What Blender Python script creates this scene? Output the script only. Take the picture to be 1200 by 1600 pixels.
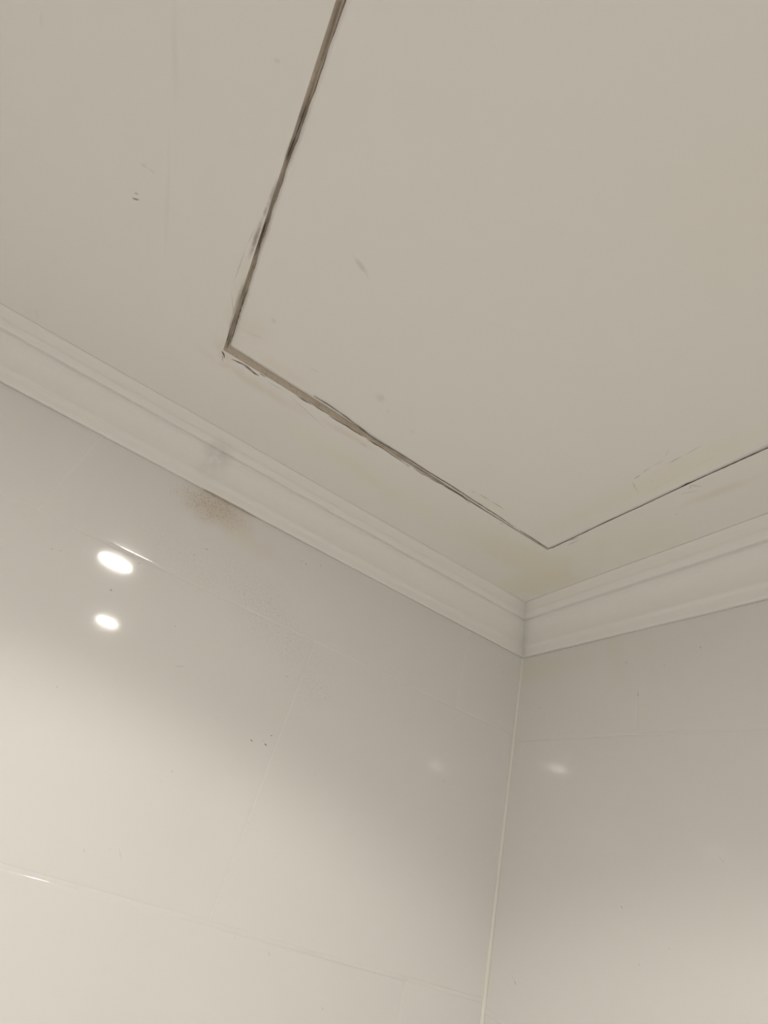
import bpy, bmesh, math, random
from mathutils import Matrix, Vector

for _o in list(bpy.data.objects):
    bpy.data.objects.remove(_o, do_unlink=True)
SC = bpy.context.scene
COL = SC.collection
random.seed(7)
# Room frame: the corner of the two tiled walls is x = 0, y = 0; z = 0 is the underside of the cornice.
# Left-hand wall lies in y = 0, right-hand wall in x = 0, the room is x < 0, y < 0. Metres.
CAM = Vector((-0.52220, -0.61874, -0.33180))
# camera axes written in room axes (columns right, up, back)
RIGHT = Vector((0.83684061, -0.47578254, 0.27079285))
UP = Vector((-0.48205702, -0.40598709, 0.77639907))
BACK = Vector((-0.25945872, -0.78025986, -0.5691008))
FPX = 753.41
H = 0.0665           # ceiling above the cornice's underside
FLOOR = H - 2.40
RX, RY = -2.35, -1.92

# ---------------------------------------------------------------- camera
cd = bpy.data.cameras.new('camera')
cam = bpy.data.objects.new('camera', cd)
COL.objects.link(cam)
cd.sensor_fit = 'HORIZONTAL'
cd.sensor_width = 36.0
cd.lens = FPX / 1200.0 * 36.0
cd.clip_start = 0.01
M = Matrix.Identity(4)
for i in range(3):
    M[i][0], M[i][1], M[i][2], M[i][3] = RIGHT[i], UP[i], BACK[i], CAM[i]
cam.matrix_world = M
SC.camera = cam

# ---------------------------------------------------------------- exposure, world
SC.view_settings.view_transform = 'Standard'
SC.view_settings.look = 'None'
SC.view_settings.gamma = 1
SC.view_settings.use_curve_mapping = False
SC.view_settings.exposure = 0.57
SC.cycles.max_bounces = 16
SC.cycles.diffuse_bounces = 12
SC.cycles.glossy_bounces = 6
SC.cycles.blur_glossy = 0.0
w = bpy.data.worlds.new('World')
SC.world = w
w.use_nodes = True
w.node_tree.nodes['Background'].inputs[0].default_value = (0, 0, 0, 1)

# lamps of the room
LAMPS = [(-0.702, -0.644), (-0.702, -1.279), (-1.648, -0.760), (-1.648, -1.279)]
LAMP_R = 0.041          # radius of the opening
SPOT_W = 7.1
SPOT_HALF = 66.8
LENS_L = 105.0
LAMP_COL = (1.0, 0.945, 0.865)


# ---------------------------------------------------------------- helpers
def ray(px, py):
    return (RIGHT * (px - 600) + UP * (800 - py) - BACK * FPX)


def on_ceiling(px, py, z=H):
    d = ray(px, py)
    return CAM + d * ((z - CAM.z) / d.z)


def on_left(px, py):
    d = ray(px, py)
    return CAM + d * (-CAM.y / d.y)


def on_right(px, py):
    d = ray(px, py)
    return CAM + d * (-CAM.x / d.x)


def obj(name, bm, mat, parent=None, smooth=False, recalc=True):
    if recalc:
        bmesh.ops.recalc_face_normals(bm, faces=bm.faces)
    me = bpy.data.meshes.new(name)
    bm.to_mesh(me)
    bm.free()
    if smooth:
        for p in me.polygons:
            p.use_smooth = True
    mats = mat if isinstance(mat, (list, tuple)) else [mat]
    for m in mats:
        me.materials.append(getattr(m, "m", m))
    o = bpy.data.objects.new(name, me)
    COL.objects.link(o)
    if parent:
        o.parent = parent
    return o


def struct(o):
    o['kind'] = 'structure'
    return o


def box(bm, x0, x1, y0, y1, z0, z1):
    vs = [bm.verts.new(p) for p in ((x0, y0, z0), (x1, y0, z0), (x1, y1, z0), (x0, y1, z0),
                                    (x0, y0, z1), (x1, y0, z1), (x1, y1, z1), (x0, y1, z1))]
    fs = []
    for f in ((0, 1, 2, 3), (4, 7, 6, 5), (0, 4, 5, 1), (1, 5, 6, 2), (2, 6, 7, 3), (3, 7, 4, 0)):
        fs.append(bm.faces.new([vs[i] for i in f]))
    return fs


# ---------------------------------------------------------------- materials
class Mat:
    """Small builder for a principled material with a chain of shaped marks over the base colour."""

    def __init__(self, name, col, rough=0.5, coat=0.0, coat_rough=0.05, spec=0.5):
        self.m = bpy.data.materials.new(name)
        self.m.use_nodes = True
        self.nt = self.m.node_tree
        self.N = self.nt.nodes
        self.b = self.N['Principled BSDF']
        self.b.inputs['Roughness'].default_value = rough
        self.b.inputs['Coat Weight'].default_value = coat
        self.b.inputs['Coat Roughness'].default_value = coat_rough
        self.b.inputs['Coat IOR'].default_value = 1.58
        self.b.inputs['Specular IOR Level'].default_value = spec
        tc = self.N.new('ShaderNodeTexCoord')
        self.co = tc.outputs['Object']
        rgb = self.N.new('ShaderNodeRGB')
        rgb.outputs[0].default_value = (*col, 1)
        self.c = rgb.outputs[0]
        self.link(self.c, self.b.inputs['Base Color'])
        self.warp = None

    def link(self, a, b):
        self.nt.links.new(a, b)

    def math(self, op, a, b=None, clamp=False):
        n = self.N.new('ShaderNodeMath')
        n.operation = op
        n.use_clamp = clamp
        for i, v in enumerate((a, b)):
            if v is None:
                continue
            if isinstance(v, (int, float)):
                n.inputs[i].default_value = v
            else:
                self.link(v, n.inputs[i])
        return n.outputs[0]

    def noise(self, scale, detail=3, rough=0.5, dist=0.0, vec=None, color=False):
        n = self.N.new('ShaderNodeTexNoise')
        n.inputs['Scale'].default_value = scale
        n.inputs['Detail'].default_value = detail
        n.inputs['Roughness'].default_value = rough
        n.inputs['Distortion'].default_value = dist
        self.link(vec or self.co, n.inputs['Vector'])
        return n.outputs[1 if color else 0]

    def rng(self, v, a, b, c=0.0, d=1.0, smooth=True):
        n = self.N.new('ShaderNodeMapRange')
        n.interpolation_type = 'SMOOTHSTEP' if smooth else 'LINEAR'
        self.link(v, n.inputs[0])
        for i, x in zip((1, 2, 3, 4), (a, b, c, d)):
            n.inputs[i].default_value = x
        return n.outputs[0]

    def mix(self, fac, col):
        n = self.N.new('ShaderNodeMix')
        n.data_type = 'RGBA'
        if isinstance(fac, (int, float)):
            n.inputs[0].default_value = fac
        else:
            self.link(fac, n.inputs[0])
        self.link(self.c, n.inputs[6])
        if isinstance(col, tuple):
            n.inputs[7].default_value = (*col, 1)
        else:
            self.link(col, n.inputs[7])
        self.c = n.outputs[2]
        self.link(self.c, self.b.inputs['Base Color'])

    def warped(self, scale, amt):
        n = self.noise(scale, 3, color=True)
        s = self.N.new('ShaderNodeVectorMath')
        s.operation = 'SUBTRACT'
        self.link(n, s.inputs[0])
        s.inputs[1].default_value = (0.5, 0.5, 0.5)
        k = self.N.new('ShaderNodeVectorMath')
        k.operation = 'MULTIPLY_ADD'
        self.link(s.outputs[0], k.inputs[0])
        k.inputs[1].default_value = (amt, amt, amt)
        self.link(self.co, k.inputs[2])
        return k.outputs[0]

    def ell(self, c, ux, rx, ry, plane, inner=0.0, vec=None):
        """1 inside an ellipse centred c, long axis along the unit in-plane direction ux."""
        mp = self.N.new('ShaderNodeMapping')
        mp.vector_type = 'TEXTURE'
        mp.inputs['Location'].default_value = c
        if plane == 'z':
            mp.inputs['Rotation'].default_value = (0, 0, math.atan2(ux[1], ux[0]))
            mp.inputs['Scale'].default_value = (rx, ry, 1)
        elif plane == 'y':      # x-z plane
            mp.inputs['Rotation'].default_value = (0, -math.atan2(ux[2], ux[0]), 0)
            mp.inputs['Scale'].default_value = (rx, 1, ry)
        else:                   # y-z plane
            mp.inputs['Rotation'].default_value = (math.atan2(ux[2], ux[1]), 0, 0)
            mp.inputs['Scale'].default_value = (1, rx, ry)
        self.link(vec or self.co, mp.inputs['Vector'])
        ln = self.N.new('ShaderNodeVectorMath')
        ln.operation = 'LENGTH'
        self.link(mp.outputs[0], ln.inputs[0])
        return self.rng(ln.outputs['Value'], 1.0, inner, 0.0, 1.0)

    def stroke(self, a, b, wpx, plane, inner=0.0, vec=None):
        a, b = Vector(a), Vector(b)
        d = b - a
        return self.ell((a + b) / 2, d.normalized(), d.length / 2 * 1.15, wpx, plane, inner, vec)

    def bump(self, h, strength, dist):
        n = self.N.new('ShaderNodeBump')
        n.inputs['Strength'].default_value = strength
        n.inputs['Distance'].default_value = dist
        self.link(h, n.inputs['Height'])
        self.link(n.outputs[0], self.b.inputs['Normal'])
        return n


def strokes(mt, proj, plane, items, col, vec=None):
    """items: (x0, y0, x1, y1, half width in mm, strength) - several marks of one colour."""
    acc = None
    for x0, y0, x1, y1, hw, st in items:
        s = mt.stroke(proj(x0, y0), proj(x1, y1), hw / 1000.0, plane, 0.15, vec)
        s = mt.math('MULTIPLY', s, st)
        acc = s if acc is None else mt.math('MAXIMUM', acc, s)
    mt.mix(acc, col)
    return acc


def blobs(mt, proj, plane, items, col, grain=None, vec=None):
    """items: (cx, cy, ex, ey, half width mm, strength): ellipse from centre towards (ex, ey)."""
    acc = None
    for cx, cy, ex, ey, hw, st in items:
        c, e = proj(cx, cy), proj(ex, ey)
        d = e - c
        s = mt.ell(c, d.normalized(), d.length, hw / 1000.0, plane, 0.0, vec)
        s = mt.math('MULTIPLY', s, st)
        acc = s if acc is None else mt.math('MAXIMUM', acc, s)
    if grain is not None:
        acc = mt.math('MULTIPLY', acc, grain)
    mt.mix(acc, col)
    return acc


DARK = (0.055, 0.042, 0.030)
BROWN = (0.16, 0.115, 0.075)
WHITE_PAINT = (0.79, 0.782, 0.762)
YELLOWED = (0.755, 0.74, 0.625)

# ceiling paint ------------------------------------------------
mc = Mat('ceiling_paint', WHITE_PAINT, 0.55, spec=0.3)
wv = mc.warped(55, 0.004)
wf = mc.warped(180, 0.0018)
blobs(mc, on_ceiling, 'z', [(880, 905, 520, 730, 75, 0.85), (860, 900, 1260, 740, 70, 0.9), (620, 770, 330, 590, 42, 0.55)],
      YELLOWED, mc.rng(mc.noise(9, 3), 0.2, 0.6), wv)
blobs(mc, on_ceiling, 'z', [(370, 480, 400, 360, 14, 0.35), (400, 600, 520, 672, 14, 0.45), (352, 548, 352, 575, 22, 0.5)],
      (0.68, 0.61, 0.52), mc.rng(mc.noise(60, 3), 0.25, 0.6), wv)
blobs(mc, on_ceiling, 'z', [(1120, 770, 1210, 735, 9, 0.35), (545, 680, 600, 712, 8, 0.4)], (0.70, 0.60, 0.50), None, wv)
# soot rubbed in along the outer side of the joint
blobs(mc, on_ceiling, 'z', [(452, 236, 442, 266, 3.4, 0.6), (500, 105, 528, 20, 2.6, 0.55), (400, 372, 416, 325, 3.2, 0.7),
                            (372, 470, 388, 420, 3.0, 0.6), (362, 505, 370, 480, 3, 0.55), (415, 330, 420, 316, 2.2, 0.6),
                            (425, 305, 440, 265, 2.6, 0.5), (478, 170, 492, 130, 2.2, 0.5), (512, 70, 535, 5, 3.2, 0.35)],
      (0.20, 0.16, 0.12), mc.rng(mc.noise(240, 3), 0.1, 0.5), wf)
strokes(mc, on_ceiling, 'z', [(357, 538, 361, 515, 1.0, 0.7), (354, 535, 356, 526, 1.0, 0.8), (346, 549, 351, 557, 1.5, 0.8),
                              (350, 545, 347, 568, 1.1, 0.45), (361, 560, 385, 572, 1.6, 0.8), (378, 568, 398, 583, 2.2, 0.8), (390, 578, 405, 588, 1.7, 0.85),
                              (404, 583, 416, 590, 0.8, 0.7), (412, 592, 450, 615, 0.8, 0.35), (447, 613, 512, 672, 0.8, 0.35),
                              (366, 523, 374, 505, 1.1, 0.4), (366, 500, 361, 450, 0.8, 0.25), (364, 445, 385, 385, 0.8, 0.25), (385, 385, 402, 350, 0.8, 0.2),
                              (463, 618, 486, 632, 0.9, 0.9), (492, 636, 506, 643, 0.9, 0.85), (514, 650, 540, 665, 0.9, 0.95),
                              (538, 664, 568, 683, 1.0, 0.95), (572, 686, 600, 702, 1.0, 0.9), (598, 701, 634, 725, 1.1, 0.85), (632, 724, 641, 730, 1.5, 0.6),
                              (645, 731, 668, 746, 0.8, 0.85), (666, 745, 690, 758, 0.8, 0.7), (690, 758, 722, 776, 0.7, 0.45), (718, 772, 735, 788, 0.8, 0.5),
                              (780, 817, 786, 819, 0.9, 0.5), (560, 690, 575, 700, 1.0, 0.3),
                              (1075, 757, 1098, 761, 0.9, 0.3), (1078, 765, 1079, 756, 0.6, 0.35), (1060, 773, 1092, 766, 0.8, 0.25),
                              (888, 846, 906, 838, 1.0, 0.55), (885, 853, 908, 842, 1.6, 0.28), (1054, 804, 1060, 802, 1.4, 0.25),
                              (955, 895, 972, 888, 0.8, 0.35), (962, 897, 966, 900, 0.8, 0.25), (905, 912, 950, 897, 0.8, 0.2)],
        (0.10, 0.075, 0.05), wf)
# marks on the open ceiling
strokes(mc, on_ceiling, 'z', [(205, 309, 219, 313, 1.3, 0.75), (209, 302, 217, 303, 1.6, 0.35), (218, 255, 232, 262, 2.2, 0.10), (232, 262, 242, 272, 2, 0.1),
                              (432, 90, 434, 100, 3.5, 0.10), (60, 27, 68, 34, 7, 0.05), (55, 480, 60, 500, 2, 0.08)],
        (0.14, 0.14, 0.13), wf)
ridge = mc.math('MAXIMUM', mc.stroke(on_ceiling(272, -40), on_ceiling(274, 190), 0.0035, 'z', 0.0, wv),
                mc.stroke(on_ceiling(268, 180), on_ceiling(258, 420), 0.0035, 'z', 0.0, wv))
mc.mix(mc.math('MULTIPLY', ridge, 0.09), (0.5, 0.47, 0.42))
hh = mc.math('ADD', mc.math('MULTIPLY', mc.noise(22, 4), 0.5), mc.math('MULTIPLY', mc.noise(160, 2), 0.06))
mc.bump(mc.math('ADD', hh, mc.math('MULTIPLY', ridge, 0.35)), 0.35, 0.003)

# access panel paint -------------------------------------------
mp_ = Mat('panel_paint', (0.80, 0.792, 0.772), 0.5, spec=0.3)
wp = mp_.warped(120, 0.0025)
blobs(mp_, on_ceiling, 'z', [(920, 800, 1200, 665, 30, 0.75), (1150, 340, 1230, 560, 90, 0.35), (1090, 378, 1112, 370, 14, 0.35), (760, 790, 860, 840, 25, 0.6)],
      (0.775, 0.76, 0.69), None, wp)
blobs(mp_, on_ceiling, 'z', [(385, 520, 440, 500, 25, 0.35), (440, 580, 520, 630, 14, 0.35)], (0.74, 0.69, 0.62), mp_.rng(mp_.noise(40, 3), 0.3, 0.6), wp)
strokes(mp_, on_ceiling, 'z', [(552, 402, 574, 430, 4.0, 0.22), (562, 412, 573, 430, 2.2, 0.20), (548, 395, 580, 442, 1.6, 0.14),
                               (425, 498, 428, 508, 4.0, 0.14), (383, 520, 412, 532, 2.5, 0.08), (590, 615, 598, 630, 8, 0.14), (603, 640, 608, 648, 4, 0.08),
                               (640, 670, 646, 680, 4, 0.05), (480, 575, 500, 585, 2.5, 0.07)],
        (0.22, 0.21, 0.19), wp)
strokes(mp_, on_ceiling, 'z', [(488, 618, 500, 625, 0.6, 0.5), (495, 622, 530, 645, 0.75, 0.95), (528, 643, 556, 664, 0.8, 0.95), (552, 660, 580, 684, 0.9, 0.9),
                               (734, 768, 745, 770, 1.3, 0.3), (746, 771, 768, 783, 1.0, 0.45), (766, 782, 790, 798, 0.9, 0.5),
                               (1017, 751, 1018.5, 752, 0.8, 0.4)],
        (0.10, 0.075, 0.05), wp)
strokes(mp_, on_ceiling, 'z', [(987, 752, 998, 772, 1.3, 0.32), (990, 749, 1002, 741, 1.3, 0.4), (1000, 741, 1018, 729, 1.3, 0.25),
                               (1018, 729, 1040, 718, 1.0, 0.22), (1040, 726, 1068, 712, 1.0, 0.36), (1066, 713, 1098, 696, 1.0, 0.25),
                               (1000, 776, 1070, 738, 1.2, 0.12), (1070, 738, 1130, 706, 1.2, 0.1), (1045, 700, 1040, 715, 1.0, 0.12)],
        (0.20, 0.175, 0.14), wp)
patch = mp_.ell(on_ceiling(1080, 728), (on_ceiling(1180, 672) - on_ceiling(980, 772)).normalized(), 0.085, 0.017, 'z', 0.75, wp)
mp_.mix(mp_.math('MULTIPLY', patch, 0.5), (0.80, 0.785, 0.70))
hp = mp_.math('ADD', mp_.math('MULTIPLY', mp_.noise(18, 4), 0.5), mp_.math('MULTIPLY', mp_.noise(150, 2), 0.05))
mp_.bump(mp_.math('ADD', hp, mp_.math('MULTIPLY', patch, -0.25)), 0.3, 0.003)
mpe = Mat('panel_edge_board', (0.42, 0.36, 0.29), 0.8)
mpe.mix(mpe.rng(mpe.noise(90, 4), 0.4, 0.6), (0.20, 0.16, 0.12))

# dirty filler in the joint --------------------------------------
mf = Mat('dirty_filler', (0.49, 0.43, 0.365), 0.75, spec=0.2)
mf.mix(mf.rng(mf.noise(45, 4), 0.42, 0.68, 0.0, 0.6), (0.33, 0.275, 0.22))
mf.mix(mf.rng(mf.noise(300, 3), 0.5, 0.75, 0.0, 0.3), (0.16, 0.12, 0.09))
wff = mf.warped(150, 0.0012)
blobs(mf, on_ceiling, 'z', [(452, 238, 441, 272, 3.2, 0.6), (480, 160, 500, 95, 2.0, 0.45), (515, 50, 540, -30, 2.0, 0.5), (424, 315, 440, 270, 1.8, 0.5),
                            (403, 378, 420, 325, 1.8, 0.85), (378, 455, 392, 415, 2.0, 0.6), (362, 505, 372, 475, 1.4, 0.6), (356, 536, 362, 515, 1.2, 0.7),
                            (420, 576, 330, 524, 2.6, 0.8), (510, 629, 400, 566, 2.2, 0.8), (640, 722, 560, 668, 1.6, 0.75)],
      (0.13, 0.10, 0.075), None, wff)
mf.bump(mf.noise(200, 3), 0.5, 0.001)
mdk = Mat('dark_joint', DARK, 0.9, spec=0.1)

# cornice ----------------------------------------------------------
mk = Mat('cornice_plaster', (0.805, 0.798, 0.785), 0.45, spec=0.35)
wk = mk.warped(40, 0.01)


def on_cove(px, py):        # a point on the sloping face of the left-hand cornice
    d = ray(px, py)
    # plane through (y=-.008, z=.014) and (y=-.034, z=.045)
    n = Vector((0, 0.031, 0.026))
    return CAM + d * ((Vector((0, -0.008, 0.014)) - CAM).dot(n) / d.dot(n))


_c = on_cove(337, 716)
sm = mk.ell(_c, (1, 0, 0), 0.030, 0.026, 'z', 0.0, wk)
mk.mix(mk.math('MULTIPLY', mk.math('MULTIPLY', sm, 0.34), mk.rng(mk.noise(70, 3), 0.2, 0.6)), (0.36, 0.345, 0.32))
mk.bump(mk.noise(60, 3), 0.15, 0.001)

# tiles --------------------------------------------------------------
TILE = (0.725, 0.718, 0.706)
mt = Mat('left_wall_tile', TILE, 0.35, coat=1.0, coat_rough=0.07, spec=0.0)
wt = mt.warped(60, 0.02)
gr1 = mt.rng(mt.noise(420, 2, 0.6), 0.42, 0.66)
gr2 = mt.rng(mt.noise(330, 3, 0.65), 0.52, 0.66)
g = mt.math('ADD', mt.math('MULTIPLY', gr1, 0.5), 0.45)
blobs(mt, on_left, 'y', [(338, 795, 410, 835, 34, 0.85), (322, 785, 350, 800, 22, 0.7)], (0.52, 0.41, 0.31), g, wt)
blobs(mt, on_left, 'y', [(330, 790, 405, 835, 30, 0.5)], (0.20, 0.15, 0.11), gr2, wt)
blobs(mt, on_left, 'y', [(470, 820, 280, 740, 30, 0.35), (380, 840, 470, 900, 22, 0.35)], (0.68, 0.64, 0.52), None, wt)
# fine soot sprinkled in a band down the wall
blobs(mt, on_left, 'y', [(420, 960, 560, 1120, 50, 0.27), (300, 880, 440, 1000, 40, 0.16), (490, 1075, 560, 1110, 30, 0.22)], (0.34, 0.32, 0.29),
      mt.math('MAXIMUM', mt.rng(mt.noise(420, 3, 0.7), 0.45, 0.70), mt.math('MULTIPLY', gr1, 0.25)), wt)
vor = mt.N.new('ShaderNodeTexVoronoi')
vor.inputs['Scale'].default_value = 42
mt.link(mt.co, vor.inputs['Vector'])
speck = mt.math('MULTIPLY', mt.rng(vor.outputs['Distance'], 0.075, 0.02), mt.rng(mt.noise(14, 2), 0.5, 0.62))
mt.mix(mt.math('MULTIPLY', speck, 0.35), (0.25, 0.22, 0.19))
strokes(mt, on_left, 'y', [(391, 1155, 395, 1159, 0.9, 0.8), (413, 1161, 417, 1166, 1.1, 0.85), (422, 1149, 426, 1150, 0.8, 0.7), (411, 1156, 413, 1159, 0.6, 0.4),
                           (171, 921, 176, 923, 1.6, 0.5), (321, 857, 325, 859, 0.8, 0.7), (386, 1283, 388, 1288, 0.8, 0.4), (446, 1056, 450, 1058, 1.0, 0.35),
                           (476, 878, 480, 884, 0.9, 0.45), (470, 876, 474, 879, 0.8, 0.3), (500, 880, 502, 887, 0.8, 0.35), (380, 926, 384, 930, 1.0, 0.25),
                           (78, 857, 84, 859, 0.8, 0.35), (92, 859, 97, 862, 0.7, 0.25), (418, 938, 422, 944, 0.8, 0.25), (270, 1040, 292, 1042, 1.2, 0.15),
                           (130, 1325, 133, 1333, 1.0, 0.15), (186, 1325, 190, 1345, 0.8, 0.12), (419, 1486, 422, 1496, 1.0, 0.15)],
        (0.10, 0.085, 0.07))
mt.bump(mt.noise(7, 2), 0.06, 0.004)

mr = Mat('right_wall_tile', TILE, 0.35, coat=1.0, coat_rough=0.085, spec=0.0)
blobs(mr, on_right, 'x', [(830, 1050, 980, 1010, 25, 0.4), (960, 1020, 975, 1080, 18, 0.35)], (0.70, 0.67, 0.55), None, mr.warped(50, 0.02))
strokes(mr, on_right, 'x', [(994, 1072, 996, 1092, 1.0, 0.45), (995, 1080, 998, 1089, 1.5, 0.3), (1093, 1009, 1096, 1014, 1.0, 0.4), (975, 1033, 982, 1037, 1.4, 0.2),
                            (1036, 1037, 1040, 1041, 1.2, 0.2), (803, 1530, 806, 1540, 0.8, 0.5), (798, 1523, 803, 1531, 0.6, 0.2), (970, 1415, 972, 1420, 0.8, 0.45),
                            (997, 1505, 1000, 1509, 0.7, 0.25), (1043, 1481, 1047, 1483, 0.6, 0.2), (1120, 1334, 1134, 1352, 0.9, 0.10), (840, 1104, 846, 1107, 1.2, 0.15)],
        (0.12, 0.10, 0.085))
mr.bump(mr.noise(7, 2), 0.06, 0.004)
mg = Mat('grout', (0.728, 0.720, 0.70), 0.6, spec=0.3)
mg.mix(mg.rng(mg.noise(30, 3), 0.5, 0.75, 0, 0.25), (0.62, 0.59, 0.52))
mo = Mat('plain_wall_tile', TILE, 0.35, coat=1.0, coat_rough=0.05, spec=0.0)
mo.bump(mo.noise(7, 2), 0.06, 0.004)
mfl = Mat('floor_tile', (0.66, 0.65, 0.63), 0.35, spec=0.4)
_br = mfl.N.new('ShaderNodeTexBrick')
_br.offset = 0
_br.inputs['Scale'].default_value = 1
_br.inputs['Brick Width'].default_value = 0.3
_br.inputs['Row Height'].default_value = 0.3
_br.inputs['Mortar Size'].default_value = 0.002
mfl.link(mfl.co, _br.inputs['Vector'])
mfl.mix(mfl.math('MULTIPLY', _br.outputs['Fac'], 0.6), (0.42, 0.40, 0.37))
mfl.mix(mfl.rng(mfl.noise(5, 4), 0.4, 0.7, 0, 0.3), (0.60, 0.57, 0.52))

mtrim = Mat('white_lamp_metal', (0.82, 0.81, 0.79), 0.3, spec=0.5)
mref = Mat('lamp_reflector', (0.85, 0.85, 0.85), 0.22)
mref.b.inputs['Metallic'].default_value = 1.0
mlens = bpy.data.materials.new('lamp_lens')
mlens.use_nodes = True
_nt = mlens.node_tree
_nt.nodes.clear()
_e = _nt.nodes.new('ShaderNodeEmission')
_e.inputs[0].default_value = (*LAMP_COL, 1)
_e.inputs[1].default_value = LENS_L
_out = _nt.nodes.new('ShaderNodeOutputMaterial')
_nt.links.new(_e.outputs[0], _out.inputs[0])


# ---------------------------------------------------------------- tiled walls
def tiled_wall(name, axis, length, joints_z, first, offs, mat, sign=1, mirror=0.0, alt=0.3):
    """Wall of bevelled tiles on a grout bed. axis 'y': the wall lies in y = mirror and runs along x."""
    bm = bmesh.new()
    gap, bev, dep = 0.0006, 0.0009, 0.0004

    def P(u, z, d):     # d = depth into the wall
        return (u, mirror + d * sign, z) if axis == 'y' else (mirror + d * sign, u, z)
    # body of the wall behind the tiles (grout shows in the joints)
    zs0, zs1 = FLOOR, H + 0.02
    q = [P(-length, zs0, dep), P(0.0, zs0, dep), P(0.0, zs1, dep), P(-length, zs1, dep)]
    qb = [P(-length, zs0, 0.10), P(0.0, zs0, 0.10), P(0.0, zs1, 0.10), P(-length, zs1, 0.10)]
    a = [bm.verts.new(p) for p in q]
    b = [bm.verts.new(p) for p in qb]
    fs = [bm.faces.new(a), bm.faces.new(b[::-1])]
    for i in range(4):
        j = (i + 1) % 4
        fs.append(bm.faces.new((a[i], b[i], b[j], a[j])))
    for f in fs:
        f.material_index = 1
    rows = [zs0] + sorted(z for z in joints_z if zs0 < z < zs1) + [zs1]
    for r in range(len(rows) - 1):
        z0, z1 = rows[r], rows[r + 1]
        o = first if (r % 2 == offs) else first + alt
        us = [-length] + sorted(u for u in (o + 0.6 * k for k in range(-6, 4)) if -length + 0.02 < u < -0.02) + [0.0]
        for c in range(len(us) - 1):
            u0, u1 = us[c], us[c + 1]
            # a tile is never set quite in plane with its neighbour
            t = [random.uniform(-0.00018, 0.00018) for _ in range(4)]
            u0g, u1g = u0 + gap, u1 - gap
            z0g = z0 + (0.0015 if abs(z0 + 0.4235) < 0.012 else gap)     # this course was set with a wider joint
            z1g = z1 - (0.0015 if abs(z1 + 0.4235) < 0.012 else gap)
            if c == len(us) - 2:
                u1g = u1 - 0.0016
            rings = []
            for k, (ins, d) in enumerate(((0, dep), (0.0002, 0.00035), (bev * 0.45, 0.00010), (bev, 0.0), (0.0030, -0.00004))):
                pts = [(u0g + ins, z0g + ins), (u1g - ins, z0g + ins), (u1g - ins, z1g - ins), (u0g + ins, z1g - ins)]
                rings.append([bm.verts.new(P(pu, pz, d + t[i] * (0 if k == 0 else 1) + 0.00018)) for i, (pu, pz) in enumerate(pts)])
            for k in range(len(rings) - 1):
                for i in range(4):
                    j = (i + 1) % 4
                    bm.faces.new((rings[k][i], rings[k][j], rings[k + 1][j], rings[k + 1][i])).smooth = True
            bm.faces.new(rings[-1]).smooth = True
    bmesh.ops.recalc_face_normals(bm, faces=bm.faces)
    # tiles must face the room
    for f in bm.faces:
        if f.material_index == 0:
            n = f.normal.y if axis == 'y' else f.normal.x
            if n * sign > 0.2:
                f.normal_flip()
    return struct(obj(name, bm, [mat, mg], recalc=False))


jz_left = [-0.1235 - 0.3 * k for k in range(-1, 9)]
jz_right = [-0.1315 - 0.3 * k for k in range(-1, 9)]
wl = tiled_wall('wall_left', 'y', -RX, jz_left, -0.3475, 1, mt, alt=0.235)
wr = tiled_wall('wall_right', 'x', -RY, jz_right, -0.2125, 0, mr)
# fix which rows carry which vertical joint: see 'offs' above
wb = tiled_wall('wall_back', 'y', -RX, jz_left, -0.30, 0, mo, -1, RY)
wf_ = tiled_wall('wall_far', 'x', -RY, jz_left, -0.30, 0, mo, -1, RX)
# white sealant bead down the corner
bm = bmesh.new()
n = 6
prof = [(-0.0030 + 0.0030 * (1 - math.cos(t)) * 0.75, -0.0030 + 0.0030 * (1 - math.sin(t)) * 0.75) for t in [i / n * math.pi / 2 for i in range(n + 1)]]
prof = []
R_ = 0.0032
for i in range(n + 1):
    t = i / n * math.pi / 2
    prof.append((-R_ + R_ * math.sin(t), -R_ + R_ * math.cos(t)))
prof = prof + [(0.0012, 0.0012)]
zz = [FLOOR + (0.004 - FLOOR) * i / 60 for i in range(61)]
cols = [[bm.verts.new((x, y, z)) for x, y in prof] for z in zz]
for a in range(60):
    for i in range(len(prof)):
        j = (i + 1) % len(prof)
        bm.faces.new((cols[a][i], cols[a][j], cols[a + 1][j], cols[a + 1][i]))
mseal = Mat('corner_sealant', (0.76, 0.75, 0.715), 0.4, spec=0.4)
mseal.mix(mseal.rng(mseal.noise(14, 3), 0.5, 0.7, 0, 0.5), (0.72, 0.69, 0.58))
bead = struct(obj('trim_3', bm, mseal, smooth=True))

# ---------------------------------------------------------------- floor
bm = bmesh.new()
box(bm, RX - 0.1, 0.1, RY - 0.1, 0.1, FLOOR - 0.05, FLOOR)
struct(obj('floor', bm, mfl))

# ---------------------------------------------------------------- ceiling with openings
OX0, OX1, OY1 = -0.6200, -0.1365, -0.1868      # access opening
OY0 = OY1 - 0.60
THK = 0.0125


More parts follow.
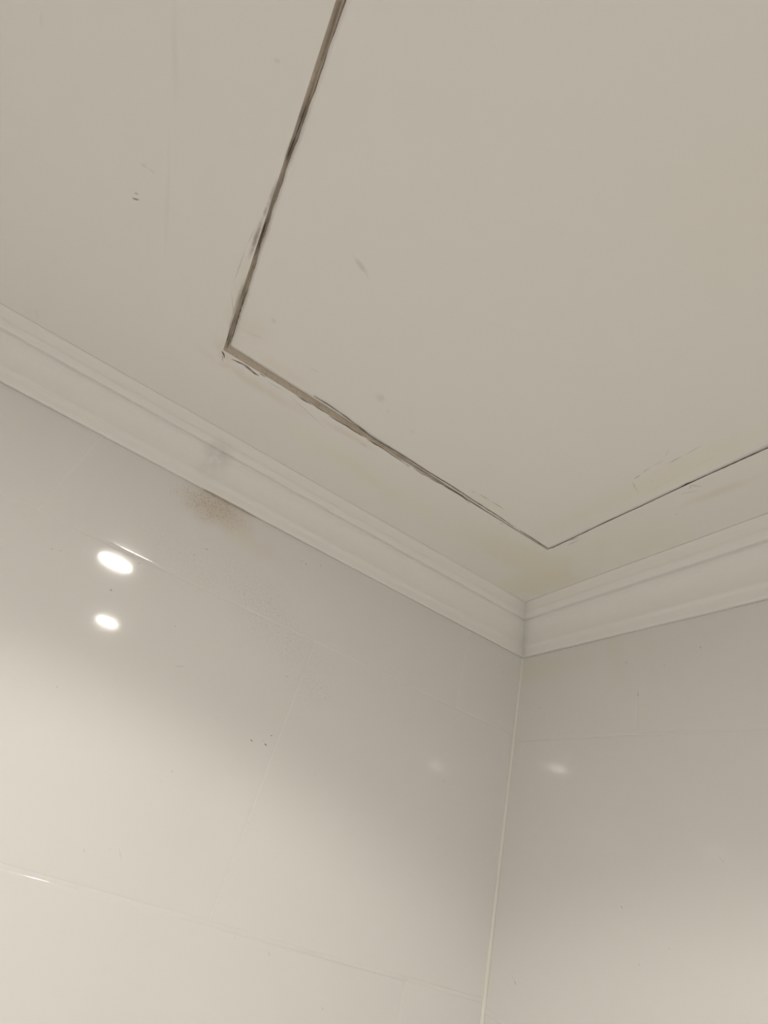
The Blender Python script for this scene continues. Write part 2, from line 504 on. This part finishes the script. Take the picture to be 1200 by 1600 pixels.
def ceiling_mesh():
    bm = bmesh.new()
    cells = []
    hs = LAMP_R + 0.03
    xs = sorted({RX, 0.0, OX0, OX1} | {v for lx, _ in LAMPS for v in (lx - hs, lx + hs)})
    ys = sorted({RY, 0.0, OY0, OY1} | {v for _, ly in LAMPS for v in (ly - hs, ly + hs)})
    vc = {}

    def V(x, y, z):
        k = (round(x, 5), round(y, 5), round(z, 5))
        if k not in vc:
            vc[k] = bm.verts.new((x, y, z))
        return vc[k]
    for i in range(len(xs) - 1):
        for j in range(len(ys) - 1):
            x0, x1, y0, y1 = xs[i], xs[i + 1], ys[j], ys[j + 1]
            cx, cy = (x0 + x1) / 2, (y0 + y1) / 2
            if OX0 < cx < OX1 and OY0 < cy < OY1:
                continue
            lamp = [l for l in LAMPS if abs(l[0] - cx) < hs and abs(l[1] - cy) < hs]
            bm.faces.new((V(x0, y0, H), V(x1, y0, H), V(x1, y1, H), V(x0, y1, H))) if not lamp else cells.append((lamp[0], x0, x1, y0, y1))
    done = set()
    for lamp, *_ in cells:
        if lamp in done:
            continue
        done.add(lamp)
        lx, ly = lamp
        N_ = 48
        ring = []
        outer = []
        for k in range(N_):
            a = 2 * math.pi * k / N_ + math.pi / 4
            ca, sa = math.cos(a), math.sin(a)
            m_ = max(abs(ca), abs(sa))
            ring.append(bm.verts.new((lx + LAMP_R * ca, ly + LAMP_R * sa, H)))
            outer.append(V(lx + hs * ca / m_, ly + hs * sa / m_, H))
        top = [bm.verts.new((v.co.x, v.co.y, H + THK)) for v in ring]
        for k in range(N_):
            j = (k + 1) % N_
            bm.faces.new((outer[k], outer[j], ring[j], ring[k]))
            bm.faces.new((ring[k], ring[j], top[j], top[k]))
    # sides of the access opening
    c = [(OX0, OY0), (OX1, OY0), (OX1, OY1), (OX0, OY1)]
    for k in range(4):
        a, b = c[k], c[(k + 1) % 4]
        f = bm.faces.new([bm.verts.new(p) for p in ((*a, H), (*b, H), (*b, H + 0.03), (*a, H + 0.03))])
        f.material_index = 1
    return bm


bm = ceiling_mesh()
for f in bm.faces:
    pass
ceil_o = struct(obj('ceiling', bm, [mc, mf], recalc=True))

# slab above, so that nothing is seen through the joints
bm = bmesh.new()
box(bm, RX - 0.1, 0.1, RY - 0.1, 0.1, H + 0.16, H + 0.2)
mslab = Mat('void_concrete', (0.25, 0.24, 0.22), 0.9)
struct(obj('ceiling_slab', bm, mslab))

# ---------------------------------------------------------------- access panel (warped board in the opening)
hatch = bpy.data.objects.new('access_panel', None)
COL.objects.link(hatch)
hatch['label'] = 'white painted square access panel set into the ceiling with a dirty cracked joint'
hatch['category'] = 'access panel'
PX1, PY0 = OX1 - 0.0007, OY0 + 0.003
hatch.location = (0, 0, 0)


def lerp_tab(tab, x):
    if x <= tab[0][0]:
        return tab[0][1]
    for (a, va), (b, vb) in zip(tab, tab[1:]):
        if x <= b:
            return va + (vb - va) * (x - a) / (b - a)
    return tab[-1][1]


GAPY = [(-0.618, 0.0085), (-0.55, 0.0082), (-0.48, 0.0085), (-0.43, 0.0066), (-0.37, 0.0042), (-0.30, 0.0028), (-0.24, 0.0015), (-0.20, 0.0011), (-0.137, 0.0009)]
GAPX = [(-0.79, 0.0052)] + [(on_ceiling(px_, py_).y, g_) for px_, py_, g_ in (
    (535, 0, 0.0050), (482, 168, 0.0046), (457, 236, 0.0034), (409, 382, 0.0027), (387, 450, 0.0042), (368, 507, 0.0038), (357, 540, 0.0036))]


def panel_edge(u, v):
    """u, v in 0..1 across the panel -> x, y with uneven edges."""
    x = OX0 + (PX1 - OX0) * u
    y = PY0 + (OY1 - PY0) * v
    gx = lerp_tab(GAPX, y) + 0.00025 * math.sin(y * 160) + 0.0002 * math.sin(y * 371 + 1)
    gy = lerp_tab(GAPY, x) + 0.00012 * math.sin(x * 210) + 0.0001 * math.sin(x * 455)
    return x + gx * (1 - u) ** 6, y - gy * v ** 6


bm = bmesh.new()
NU, NV = 120, 120
grid = []
for i in range(NU + 1):
    row = []
    for j in range(NV + 1):
        u, v = (i / NU), (j / NV)
        x, y = panel_edge(u, v)
        lift = 0.0016 * max(0, (v - 0.55) / 0.45) * max(0, 1 - u / 0.75) + 0.0012 * (1 - u) ** 2
        row.append(bm.verts.new((x, y, H + 0.0001 + lift)))
    grid.append(row)
for i in range(NU):
    for j in range(NV):
        bm.faces.new((grid[i][j], grid[i + 1][j], grid[i + 1][j + 1], grid[i][j + 1])).smooth = True
rim = [grid[i][0] for i in range(NU)] + [grid[NU][j] for j in range(NV)] + [grid[i][NV] for i in range(NU, 0, -1)] + [grid[0][j] for j in range(NV, 0, -1)]
top = [bm.verts.new((v.co.x, v.co.y, v.co.z + 0.012)) for v in rim]
for k in range(len(rim)):
    j = (k + 1) % len(rim)
    bm.faces.new((rim[k], rim[j], top[j], top[k])).material_index = 1
bm.faces.new(top).material_index = 1
obj('board', bm, [mp_, mpe], hatch)

# filler in the open side of the joint: a sagging strip that rises towards the board
bm = bmesh.new()
NS = 220


def strip(bm, pts):
    """pts: list of cross-sections (list of points)."""
    rows = [[bm.verts.new(p) for p in r] for r in pts]
    for a, b in zip(rows, rows[1:]):
        for k in range(len(a) - 1):
            bm.faces.new((a[k], a[k + 1], b[k + 1], b[k])).smooth = True


secs = []
for i in range(NS + 1):
    x = OX0 + (OX1 - OX0) * i / NS
    g_ = lerp_tab(GAPY, x)
    wv_ = 0.00015 * math.sin(x * 170) + 0.0001 * math.sin(x * 390)
    secs.append([(x, OY1, H + 0.0003), (x, OY1 - g_ * 0.12, H + 0.0006), (x, OY1 - g_ * 0.5, H + 0.0018 + wv_),
                 (x, OY1 - g_ * 0.82, H + 0.0030), (x, OY1 - g_ - 0.0012, H + 0.0060)])
strip(bm, secs)
secs = []
for i in range(NS + 1):
    y = OY0 + (OY1 - OY0) * i / NS
    g_ = lerp_tab(GAPX, y)
    wv_ = 0.0002 * math.sin(y * 140) + 0.0001 * math.sin(y * 330)
    secs.append([(OX0, y, H + 0.0003), (OX0 + g_ * 0.15, y, H + 0.0008 + wv_), (OX0 + g_ * 0.42, y, H + 0.0036 + wv_),
                 (OX0 + g_ * 0.7, y, H + 0.0018 + wv_), (OX0 + g_ * 0.9, y, H + 0.0026), (OX0 + g_ + 0.0012, y, H + 0.0075)])
strip(bm, secs)
fill = obj('joint_filler', bm, mf, hatch)
fill['label'] = 'dirty brown filler in the gap round the board'


# hairline cracks: shallow dark slits with a real broken edge, following the joint
def hairline(bm, pts, width):
    pts = [Vector(p) for p in pts]
    sub = []
    for a, b in zip(pts, pts[1:]):
        n_ = max(2, int((b - a).length / 0.004))
        for k in range(n_):
            sub.append(a.lerp(b, k / n_))
    sub.append(pts[-1])
    m_ = len(sub)
    L_, R2, T_ = [], [], []
    for k, p in enumerate(sub):
        t = (sub[min(k + 1, m_ - 1)] - sub[max(k - 1, 0)]).normalized()
        nrm = Vector((-t.y, t.x, 0))
        q = p + nrm * random.uniform(-0.00018, 0.00018)
        w_ = width * random.uniform(0.55, 1.15) * min(1.0, 6.0 * min(k, m_ - 1 - k) / m_ + 0.25)
        L_.append(bm.verts.new(q + nrm * w_))
        R2.append(bm.verts.new(q - nrm * w_))
        T_.append(bm.verts.new(q + Vector((0, 0, 0.0006))))
    for k in range(m_ - 1):
        bm.faces.new((L_[k], L_[k + 1], R2[k + 1], R2[k]))
        bm.faces.new((L_[k], T_[k], T_[k + 1], L_[k + 1]))
        bm.faces.new((R2[k], R2[k + 1], T_[k + 1], T_[k]))


ZC = H - 0.00012


def cpts(*pp):
    return [on_ceiling(x, y, ZC) for x, y in pp]


CR = []
CR.append((cpts((576, 680), (620, 706), (668, 737), (700, 756), (740, 782), (776, 805), (803, 823)), 0.00055))
CR.append((cpts((812, 829), (830, 840), (846, 851), (857, 857)), 0.00055))
CR.append((cpts((857, 857), (864, 856), (880, 848), (900, 839)), 0.00030))
CR.append((cpts((900, 839), (950, 814), (1000, 792), (1062, 762)), 0.00028))
CR.append((cpts((1060, 763), (1074, 756), (1088, 750)), 0.00070))
CR.append((cpts((1088, 750), (1140, 727), (1200, 700), (1230, 687)), 0.00045))
CR.append((cpts((359, 538), (366, 518), (374, 490), (384, 456)), 0.00042))
CR.append((cpts((404, 388), (410, 366), (416, 346)), 0.00040))
CR.append((cpts((462, 212), (470, 190), (478, 165)), 0.00035))
CR.append((cpts((448, 250), (456, 228), (462, 212)), 0.0003))
for pp_, w_ in (([(463, 618), (474, 626), (486, 632)], 0.00035), ([(493, 636), (500, 640), (507, 644)], 0.0003), ([(514, 650), (526, 657), (542, 666), (556, 675), (568, 683)], 0.00045),
                ([(573, 686), (590, 696), (610, 709), (634, 725)], 0.00045), ([(645, 731), (660, 740), (690, 757)], 0.00032), ([(692, 759), (708, 767), (722, 775), (734, 787)], 0.0002),
                ([(490, 619), (510, 631), (535, 648), (560, 667), (578, 681)], 0.00032), ([(361, 561), (372, 566), (386, 572), (396, 581), (405, 588)], 0.0004),
                ([(404, 583), (410, 586), (416, 590)], 0.00025), ([(346, 548), (350, 553), (351, 560)], 0.0004), ([(354, 534), (356, 528), (360, 512)], 0.0003)):
    CR.append((cpts(*pp_), w_))
for pts_, w_ in CR:
    bm = bmesh.new()
    hairline(bm, pts_, w_)
    obj('joint_crack', bm, mdk, hatch)

# ---------------------------------------------------------------- cornice
PROF = [(0.0, -0.0002), (0.0045, -0.0004), (0.0055, 0.0004), (0.0060, 0.0022), (0.0066, 0.0060), (0.0072, 0.0100), (0.0086, 0.0122), (0.0104, 0.0132), (0.0111, 0.0150), (0.0112, 0.0172)]
# cove
for i in range(1, 11):
    t = i / 10 * math.pi / 2
    PROF.append((0.0112 + 0.0230 * (1 - math.cos(t)), 0.0172 + 0.0265 * math.sin(t)))
PROF += [(0.0338, 0.0458), (0.0342, 0.0472), (0.0352, 0.0472)]
for i in range(1, 9):
    t = i / 8 * math.pi
    PROF.append((0.0352 + 0.0042 * (1 - math.cos(t)), 0.0470 + 0.0070 * (1 - math.cos(t)) / 2 - 0.0028 * math.sin(t)))
PROF += [(0.0438, 0.0560), (0.0455, 0.0578), (0.0470, 0.0612), (0.0490, 0.0644), (0.0502, 0.0657), (0.0518, H)]


def cornice(name, axis, length):
    bm = bmesh.new()
    rows = []
    NL = 60
    full = PROF + [(0.0, H)]
    for k in range(NL + 1):
        row = []
        for p, z in full:
            s0 = -p                     # mitred at the corner
            s = s0 + (-length - s0) * k / NL
            wob = 0.00025 * math.sin(s * 17 + p * 40) * (1 if 0 < k < NL else 0)
            row.append(bm.verts.new((s, -p + wob, z) if axis == 'x' else (-p + wob, s, z)))
        rows.append(row)
    m_ = len(full)
    for a, b in zip(rows, rows[1:]):
        for i in range(m_):
            j = (i + 1) % m_
            f = bm.faces.new((a[i], a[j], b[j], b[i]))
            f.smooth = i < m_ - 2
    bm.faces.new(rows[0])
    bm.faces.new(rows[-1][::-1])
    return struct(obj(name, bm, mk))


cornice('trim_1', 'x', -RX)
cornice('trim_2', 'y', -RY)
# dark open joint under the left cornice
bm = bmesh.new()
pts = [on_left(x, y) for x, y in ((311, 763), (330, 773), (352, 786), (378, 800), (402, 813), (428, 827))]
wd = [0.0, 0.0003, 0.0003, 0.0003, 0.0001, 0.0]
A_, B_, C_ = [], [], []
for p, w_ in zip(pts, wd):
    A_.append(bm.verts.new((p.x, -0.0046, 0.0001 - 1.6 * w_)))
    B_.append(bm.verts.new((p.x, -0.0001, 0.0001 - 4.0 * w_)))
    C_.append(bm.verts.new((p.x, -0.0001, 0.0004)))
for k in range(len(pts) - 1):
    bm.faces.new((A_[k], A_[k + 1], B_[k + 1], B_[k]))
    bm.faces.new((B_[k], B_[k + 1], C_[k + 1], C_[k]))
    bm.faces.new((C_[k], C_[k + 1], A_[k + 1], A_[k]))
mdj = Mat('dirty_joint', (0.46, 0.41, 0.35), 0.9, spec=0.1)
mdj.mix(mdj.rng(mdj.noise(200, 3), 0.45, 0.6), (0.5, 0.44, 0.37))
struct(obj('trim_4', bm, mdj))

# ---------------------------------------------------------------- recessed downlights
WHERE = ['round recessed downlight mirrored uppermost in the left tiled wall, nearest the access panel',
         'round recessed downlight mirrored just below the first one in the left wall',
         'round recessed downlight mirrored faintly low in the right tiled wall',
         'round recessed downlight farthest from the tiled corner, out of sight']


def lathe(bm, prof, N_=48):
    rings = []
    for r, z in prof:
        rings.append([bm.verts.new((r * math.cos(2 * math.pi * k / N_), r * math.sin(2 * math.pi * k / N_), z)) for k in range(N_)])
    for a, b in zip(rings, rings[1:]):
        for k in range(N_):
            j = (k + 1) % N_
            bm.faces.new((a[k], a[j], b[j], b[k])).smooth = True
    return rings


def make_downlight():
    t = bpy.data.objects.new('recessed_downlight', None)
    COL.objects.link(t)
    r = LAMP_R
    bm = bmesh.new()
    lathe(bm, [(r - 0.002, 0.004), (r - 0.002, -0.0008), (r + 0.001, -0.0020), (r + 0.008, -0.0019), (r + 0.011, -0.0010), (r + 0.011, 0.0)])
    obj('trim_ring', bm, mtrim, t)
    bm = bmesh.new()
    lathe(bm, [(r - 0.002, 0.002), (r - 0.0025, 0.003), (r - 0.004, 0.0052)])
    obj('reflector', bm, mref, t)
    bm = bmesh.new()
    rg = lathe(bm, [(r - 0.0038, 0.0052), (0.030, 0.0028), (0.020, 0.0010), (0.010, 0.0002)])
    bm.faces.new(rg[-1])
    obj('lens', bm, mlens, t, recalc=False)
    bm = bmesh.new()
    rg = lathe(bm, [(r - 0.001, 0.0), (r - 0.001, 0.055), (r - 0.006, 0.06)])
    bm.faces.new(rg[-1])
    obj('housing', bm, mtrim, t)
    ld = bpy.data.lights.new('beam', 'SPOT')
    ld.energy = SPOT_W
    ld.color = LAMP_COL
    ld.spot_size = math.radians(2 * SPOT_HALF)
    ld.spot_blend = 0.20
    ld.shadow_soft_size = 0.012
    # the lens throws most of its light straight down
    ld.use_nodes = True
    nt = ld.node_tree
    em = nt.nodes['Emission']
    tc = nt.nodes.new('ShaderNodeTexCoord')
    sx = nt.nodes.new('ShaderNodeSeparateXYZ')
    ab = nt.nodes.new('ShaderNodeMath')
    ab.operation = 'ABSOLUTE'
    mr_ = nt.nodes.new('ShaderNodeMapRange')
    nt.links.new(tc.outputs['Normal'], sx.inputs[0])
    nt.links.new(sx.outputs[2], ab.inputs[0])
    nt.links.new(ab.outputs[0], mr_.inputs[0])
    for k_, v_ in zip((1, 2, 3, 4), (0.38, 0.85, 0.52, 1.35)):
        mr_.inputs[k_].default_value = v_
    nt.links.new(mr_.outputs[0], em.inputs[1])
    lo = bpy.data.objects.new('beam', ld)
    COL.objects.link(lo)
    lo.parent = t
    lo.location = (0, 0, -0.006)
    lo.rotation_euler = (0, math.radians(-4), 0)      # the lamps sit slightly askew in their rings
    return t


first = make_downlight()
for i, (lx, ly) in enumerate(LAMPS):
    if i == 0:
        d = first
    else:
        d = first.copy()
        COL.objects.link(d)
        for ch in list(first.children):
            c = ch.copy()
            COL.objects.link(c)
            c.parent = d
    d.location = (lx, ly, H)
    d['label'] = WHERE[i]
    d['category'] = 'ceiling light'
    d['group'] = 'recessed downlights in the ceiling'
